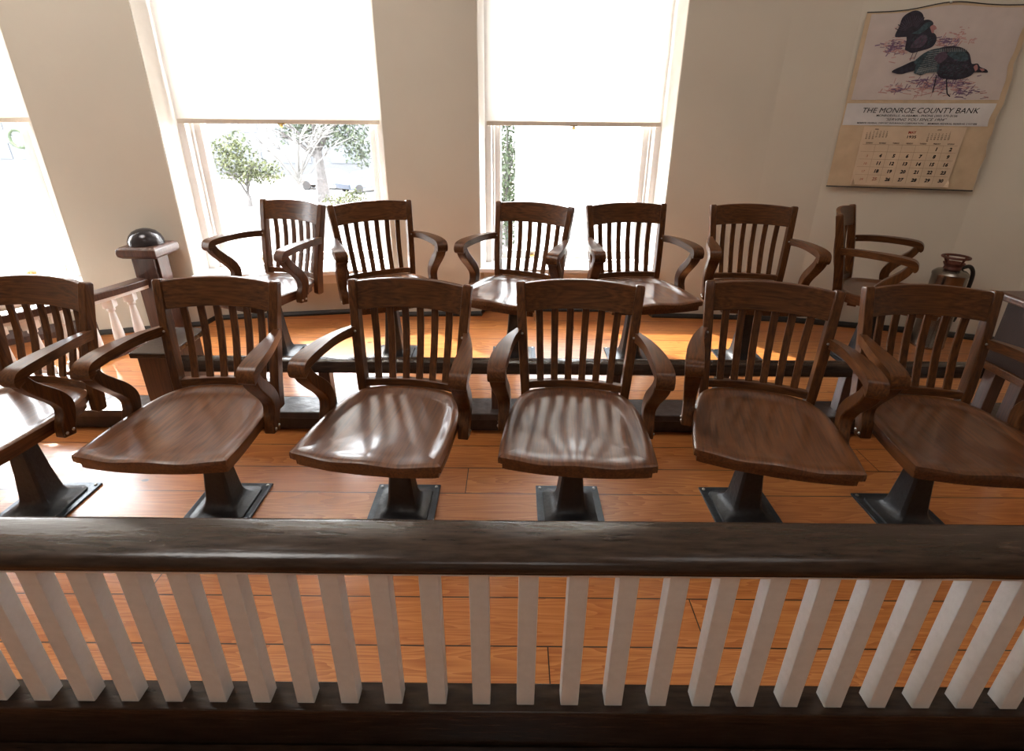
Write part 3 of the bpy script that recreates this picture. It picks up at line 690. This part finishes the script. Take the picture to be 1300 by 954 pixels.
m = MB(); poly(m, [(.415, 1.742), (.431, 1.771), (.459, 1.777), (.477, 1.753), (.461, 1.729), (.438, 1.717)], .0060); m.build('turkey_shoulder', T3, pic)
m = MB(); poly(m, [(.47, 1.765), (.50, 1.787), (.55, 1.778), (.58, 1.745), (.56, 1.728), (.50, 1.74)], .0054); m.build('turkey_back_sheen', T2, pic)
def flecks(name, mat, cx, cz, rx, rz, n, off, a0):
    m = MB()
    for _ in range(n):
        a = rnd.uniform(0, 2 * PI); q = rnd.random() ** .5; u, z = cx + rx * q * math.cos(a), cz + rz * q * math.sin(a); aa = a0 + rnd.gauss(0, .25); l = rnd.uniform(.003, .007)
        line(m, u - l * math.cos(aa), z - l * math.sin(aa), u + l * math.cos(aa), z + l * math.sin(aa), .0016, off)
    m.build(name, mat, pic)
flecks('body_feather_marks', T2, .525, 1.69, .07, .038, 90, .0057, .4); flecks('body_feather_marks', T3, .53, 1.70, .065, .04, 50, .0058, .5); flecks('breast_feather_marks', T2, .33, 1.83, .05, .035, 60, .0042, .9); flecks('wing_feather_marks', T1, .40, 1.73, .05, .035, 60, .0059, .5)
m = MB(); poly(m, [(.615, 1.700), (.628, 1.712), (.638, 1.690), (.625, 1.676)], .0054); poly(m, [(.645, 1.692), (.665, 1.690), (.672, 1.682), (.655, 1.678)], .0054); m.build('turkey_wattle', T5, pic)
m = MB()
for P_ in ([(.452, 1.655), (.455, 1.613), (.4575, 1.573)], [(.503, 1.650), (.518, 1.601), (.530, 1.567), (.548, 1.552)]):
    for a, b in zip(P_, P_[1:]): line(m, *a, *b, .006, .0044)
m.build('turkey_legs', T1, pic)

# ------------------------------------------------------------------ the square outside, one storey down
GZ = -3.6
gm = plain('dry_winter_lawn', (.075, .065, .055, 1), rough=.9, scale=.5, var=.35)
tag(MB().box(-80, 60, 4.6, 110, GZ - .3, GZ).build('ground', gm), kind='structure')
sw = plain('pale_road', (.22, .215, .21, 1), rough=.9, var=.05)
o = MB().box(-80, 60, 36.5, 47, GZ, GZ + .02).build('road', sw); tag(o, kind='structure')
BARK = plain('tree_bark', (.052, .047, .045, 1), rough=.9, var=.4, scale=8); PALEB = plain('pale_twigs', (.085, .08, .075, 1), rough=.9, var=.2)
def leafmat(name, r, g, b):
    t = NT(name); oi = t.n('TexNoise', {'Vector': t.n('TexCoord').outputs['Object'], 'Scale': 2.2, 'Detail': 6.0}).outputs[0]
    c = t.ramp(oi, [(.35, (r * .55, g * .6, b * .6, 1)), (.65, (r * 1.5, g * 1.35, b * 1.1, 1))]); return t.done(Base_Color=c, Roughness=.8)
L1 = leafmat('yellow_green_leaves', .045, .055, .020); L2 = leafmat('grey_green_leaves', .038, .052, .034); L3 = leafmat('conifer_green', .03, .045, .022)
def tree(name, label, cat, base, blobs, nleaf, leaf, bark, trunk_r, branches, ls=.11, seed=1, group=None):
    r = random.Random(seed); root = thing(name, label, cat, base, 0, group)
    m = MB()
    for P_, r0 in branches: m.tube(P_, [max(.012, r0 * (1 - .75 * i / (len(P_) - 1))) for i in range(len(P_))], 7)
    m.build('trunk', bark, root, smooth=True)
    if nleaf:
        m = MB(); tot = sum(b[3] * b[4] * b[5] for b in blobs)
        for (x, y, z, rx, ry, rz) in blobs:
            for _ in range(int(nleaf * rx * ry * rz / tot)):
                d = Vector((r.gauss(0, 1), r.gauss(0, 1), r.gauss(0, 1))).normalized() * (r.random() ** .45)
                p = Vector((x + d.x * rx, y + d.y * ry, z + d.z * rz)); a = Vector((r.gauss(0, 1), r.gauss(0, 1), r.gauss(0, 1))).normalized(); b = a.cross(Vector((r.random(), r.random(), 1))).normalized()
                s = ls * r.uniform(.6, 1.3); m.add([p - a * s, p + b * s * .5, p + a * s, p - b * s * .5], [(0, 1, 2, 3)])
        m.build('foliage', leaf, root)
    return root
def limbs(n, z0, z1, spread, r0, seed, sub=0):
    r = random.Random(seed); out = []
    for k in range(n):
        a = 2 * PI * k / n + r.uniform(-.4, .4); zz = lerp(z0, z0 + (z1 - z0) * .35, r.random()); s = spread * r.uniform(.6, 1.1); ze = lerp(zz, z1, r.uniform(.6, 1))
        mid = (s * .45 * math.cos(a) + r.uniform(-.1, .1), s * .45 * math.sin(a), lerp(zz, ze, .55)); end = (s * math.cos(a), s * math.sin(a), ze)
        out.append(([(0, 0, zz), mid, end], r0))
        for q in range(sub):
            t_ = r.uniform(.3, .95); st = tuple(lerp(mid[j], end[j], t_) for j in range(3)); a2 = a + r.uniform(-1.1, 1.1); l = spread * r.uniform(.25, .5)
            e2 = (st[0] + l * math.cos(a2), st[1] + l * math.sin(a2), st[2] + l * r.uniform(0, .8)); out.append(([st, tuple(lerp(st[j], e2[j], .5) + r.uniform(-.05, .05) for j in range(3)), e2], r0 * .5))
    return out
tree('small_tree', 'small leafy yellow-green tree outside the middle window, at its left', 'tree', (-15.85, 32.0, GZ),
     [(-.9, 0, 2.9, 1.1, 1.1, 1.1), (.1, 0, 2.5, 1.2, 1.2, 1.0), (1.2, 0, 2.0, 1.2, 1.0, .7), (-.2, 0, 3.5, .9, .9, .7), (.6, 0, 1.7, 1.2, 1.0, .5), (-.7, 0, 1.8, .8, .8, .5)], 2600, L1, BARK, .15,
     [([(0, 0, 0), (.05, 0, .5), (.0, 0, 1.0)], .16)] + limbs(6, .6, 2.6, 1.1, .08, 3, 2), seed=3)
tree('bare_tree', 'pale bare branching tree outside the middle window', 'tree', (-11.6, 29.4, GZ), [], 0, L2, PALEB, .1,
     [([(0, 0, 0), (.05, 0, 1.2), (-.05, 0, 2.4), (0, 0, 4.4)], .13)] + limbs(14, .9, 5.0, 2.3, .055, 5, 7), seed=5)
tree('broad_tree', 'big grey-trunked tree with grey-green foliage outside the middle window, right side', 'tree', (-12.2, 34.4, GZ),
     [(1.6, .5, 4.0, 1.9, 1.6, 1.1), (-.6, .5, 4.6, 1.9, 1.6, 1.1), (2.6, .3, 2.9, 1.2, 1.2, .9), (.4, .8, 5.4, 2.6, 1.8, 1.0), (-1.8, .8, 4.0, 1.1, 1.2, .7)], 4200, L2, BARK, .5,
     [([(0, 0, 0), (0, 0, .5), (.02, 0, 1.6), (0, 0, 3.2), (0, 0, 5)], .55)] + limbs(8, 2.2, 5.4, 2.3, .16, 8, 3), ls=.13, seed=8)
tree('low_shrub', 'low yellowish shrub below the big tree, at the right of the middle window', 'shrub', (-9.7, 30.4, GZ),
     [(0, 0, .55, 1.2, .8, .55), (.7, 0, .8, .7, .7, .5)], 700, L1, BARK, .05, [([(0, 0, 0), (.05, 0, .3), (.1, 0, .8)], .05)] + limbs(5, .05, .8, .8, .03, 2), ls=.09, seed=2)
tree('tall_conifer', 'narrow evergreen seen at the left edge of the right window', 'tree', (-.25, 22.0, GZ),
     [(0, 0, 1.4, .75, .75, 1.4), (0, 0, 3.2, .72, .7, 1.6), (0, 0, 5.0, .6, .6, 1.5), (0, 0, 6.4, .4, .4, 1.1)], 3600, L3, BARK, .12, [([(0, 0, 0), (0, 0, 3), (0, 0, 7)], .12)] + limbs(8, .8, 5, .6, .03, 4), ls=.09, seed=4)
# cars parked beyond the lawn
CARW = plain('silver_car_paint', (.08, .083, .086, 1), rough=.3, metal=.3, var=.02); CARD = plain('dark_blue_car_paint', (.02, .028, .045, 1), rough=.3, var=.02); TYRE = plain('tyre_rubber', (.012, .012, .012, 1), rough=.8); CGL = plain('dark_car_glass', (.03, .035, .04, 1), rough=.1)
def car(label, loc, rz, paint):
    root = thing('car', label, 'car', loc, rz, None)
    prof = [(-2.1, .35), (-2.15, .7), (-2.0, .92), (-1.1, 1.0), (-.6, 1.40), (.7, 1.43), (1.35, 1.02), (2.05, .95), (2.15, .65), (2.1, .35)]
    def ring(y, k, dz=0): return [(x * (1 if z < 1.01 else .96), y * (1 if z < 1.03 else k), z) for x, z in prof]
    m = MB(); m.loft([[(x, -.86 * (1 if z < 1.03 else .78), z) for x, z in prof], [(x, .86 * (1 if z < 1.03 else .78), z) for x, z in prof]]); m.build('body', paint, root, bevel=.05)
    m = MB()
    for s in (-1, 1): m.add([(-.98, s * .85, 1.04), (-.56, s * .70, 1.36), (.66, s * .70, 1.38), (1.2, s * .85, 1.05)], [(0, 1, 2, 3)])
    m.add([(-1.13, -.76, 1.03), (-1.13, .76, 1.03), (-.64, .64, 1.39), (-.64, -.64, 1.39)], [(0, 1, 2, 3)]); m.build('windows', CGL, root)
    for x in (-1.35, 1.35):
        for y in (-.78, .78):
            m = MB(); m.lathe([(.2, -.1), (.32, -.1), (.33, 0), (.32, .1), (.2, .1)], (x, y, .33), 16, axis=(0, 1, 0)); m.build('wheel', TYRE, root, smooth=True)
car('silver car parked across the road, seen between the trees', (-13.9, 40.5, GZ + .02), .05, CARW)
car('dark blue car parked behind the low shrub', (-10.6, 39.2, GZ + .02), .9, CARD)
# buildings across the square
def building(label, x0, x1, y, h, mat, rows, cols, win, brick=None):
    root = thing('building', label, 'building', ((x0 + x1) / 2, y + 3, GZ)); ox, oy = (x0 + x1) / 2, y + 3
    m = MB(); m.box(x0 - ox, x1 - ox, -3, 5, 0, h); wl_ = m.build('walls', mat, root)
    m = MB(); m.box(x0 - ox - .2, x1 - ox + .2, -3.25, 5.2, h, h + .35); m.build('cornice', mat, root)
    if cols:
        for r_ in range(rows):
            for c_ in range(cols):
                cx = x0 - ox + (c_ + .5) * (x1 - x0) / cols; z = 1.1 + r_ * 2.6; ww = (x1 - x0) / cols * .3
                m = MB(); m.box(cx - ww, cx + ww, -3.06, -3.0, z, z + 1.4); f_ = m.build('window', win, root)
    return root
PALE = plain('pale_stucco', (.055, .056, .06, 1), rough=.9, var=.04, scale=1); WBLD = plain('white_stucco', (.4, .4, .39, 1), rough=.9, var=.03, scale=1); BW = plain('dark_window', (.045, .05, .06, 1), rough=.3)  # building windows are one even dark grey
building('pale building across the road beyond the left window', -62, -32, 52, 5.2, PALE, 2, 14, BW)
building('grey building behind the small leafy tree', -31, -13, 50, 7.5, PALE, 2, 4, BW)
building('white building wing filling the view through the right window', .07, 9, 12.0, 9, WBLD, 0, 0, BW)
# wreaths on lamp posts
LP = plain('lamp_post_grey', (.12, .125, .13, 1), rough=.5, metal=.4)
def wreath(x, y, r, lab, lab2):
    root = thing('lamp_post', lab2, 'lamp post', (x, y + .25, GZ))
    m = MB(); m.lathe([(.16, 0), (.16, .3), (.09, .5), (.06, 2), (.05, 4.4), (.12, 4.5), (.2, 4.9), (.1, 5.15), (.02, 5.2)], n=14); m.build('pole', LP, root, smooth=True)
    rr = random.Random(3); m = MB(); n = 40
    m.tube([(r * math.cos(a * 2 * PI / n), 0, r * math.sin(a * 2 * PI / n)) for a in range(n + 1)], r * .16, 8)
    for k in range(500):
        a = rr.uniform(0, 2 * PI); q = rr.gauss(0, 1) * r * .12; p = Vector(((r + q) * math.cos(a), rr.gauss(0, .1) * r, (r + q) * math.sin(a))); d = Vector((rr.gauss(0, 1), rr.gauss(0, 1), rr.gauss(0, 1))).normalized() * r * .13
        e = d.cross(Vector((0, 1, .3))).normalized() * r * .03; m.add([p - d, p + e, p + d, p - e], [(0, 1, 2, 3)])
    o = m.build('wreath', L3 if r > 1 else L3); o.location = (x, y, 0); tag(o, lab, 'wreath')
    return o
w1 = wreath(-34.3, 38.5, .58, 'round green wreath on the lamp post outside the left window', 'grey lamp post outside the left window'); w1.location.z = -.16
w2 = wreath(-19.0, 38.5, .42, 'round green wreath above the small leafy tree', 'grey lamp post behind the small leafy tree'); w2.location.z = .1


# ------------------------------------------------------------------ light
w = bpy.data.worlds.new('sky'); C.world = w; w.use_nodes = True
nt = w.node_tree; bg = nt.nodes['Background']; bg.inputs[0].default_value = (.93, .96, 1.0, 1); bg.inputs[1].default_value = 24.0
sun = bpy.data.lights.new('sun', 'SUN'); sun.energy = 13; sun.angle = math.radians(1.6); sun.color = (1, .93, .82)
so = bpy.data.objects.new('sun', sun); COL.objects.link(so)
az, el = math.radians(-45), math.radians(39)     # azimuth from +Y towards +X
sd = Vector((math.sin(az) * math.cos(el), math.cos(az) * math.cos(el), math.sin(el)))
so.rotation_euler = sd.to_track_quat('Z', 'Y').to_euler(); so.location = (-6, 10, 9)
for i in (1, 3, 5):
    a, b = Vector(win_pt(i, 0, .40, 0)), Vector(win_pt(i, 1, .40, 0)); c_ = (a + b) / 2
    al = bpy.data.lights.new('window_portal', 'AREA'); al.shape = 'RECTANGLE'; al.size = (b - a).length; al.size_y = HEAD - SILL
    al.cycles.is_portal = True
    ao = bpy.data.objects.new('window_portal', al); COL.objects.link(ao)
    ao.location = (c_.x, c_.y, (HEAD + SILL) / 2)
    nrm = Vector((b.y - a.y, -(b.x - a.x), 0)).normalized()
    ao.rotation_euler = nrm.to_track_quat('-Z', 'Y').to_euler()
for x, y, e_ in ((-2.1, 1.5, 58), (1.7, 1.5, 10), (0, -1.6, 14)):  # added overhead fill discs to brighten the room, not real fixtures
    al = bpy.data.lights.new('ceiling_fill', 'AREA'); al.shape = 'DISK'; al.size = 1.6; al.energy = e_; al.color = (1, .97, .93)
    ao = bpy.data.objects.new('ceiling_fill', al); COL.objects.link(ao); ao.location = (x, y, CEIL - .05)

vs = C.view_settings
vs.view_transform = 'Standard'; vs.look = 'None'; vs.exposure = .45; vs.gamma = 1; vs.use_curve_mapping = False
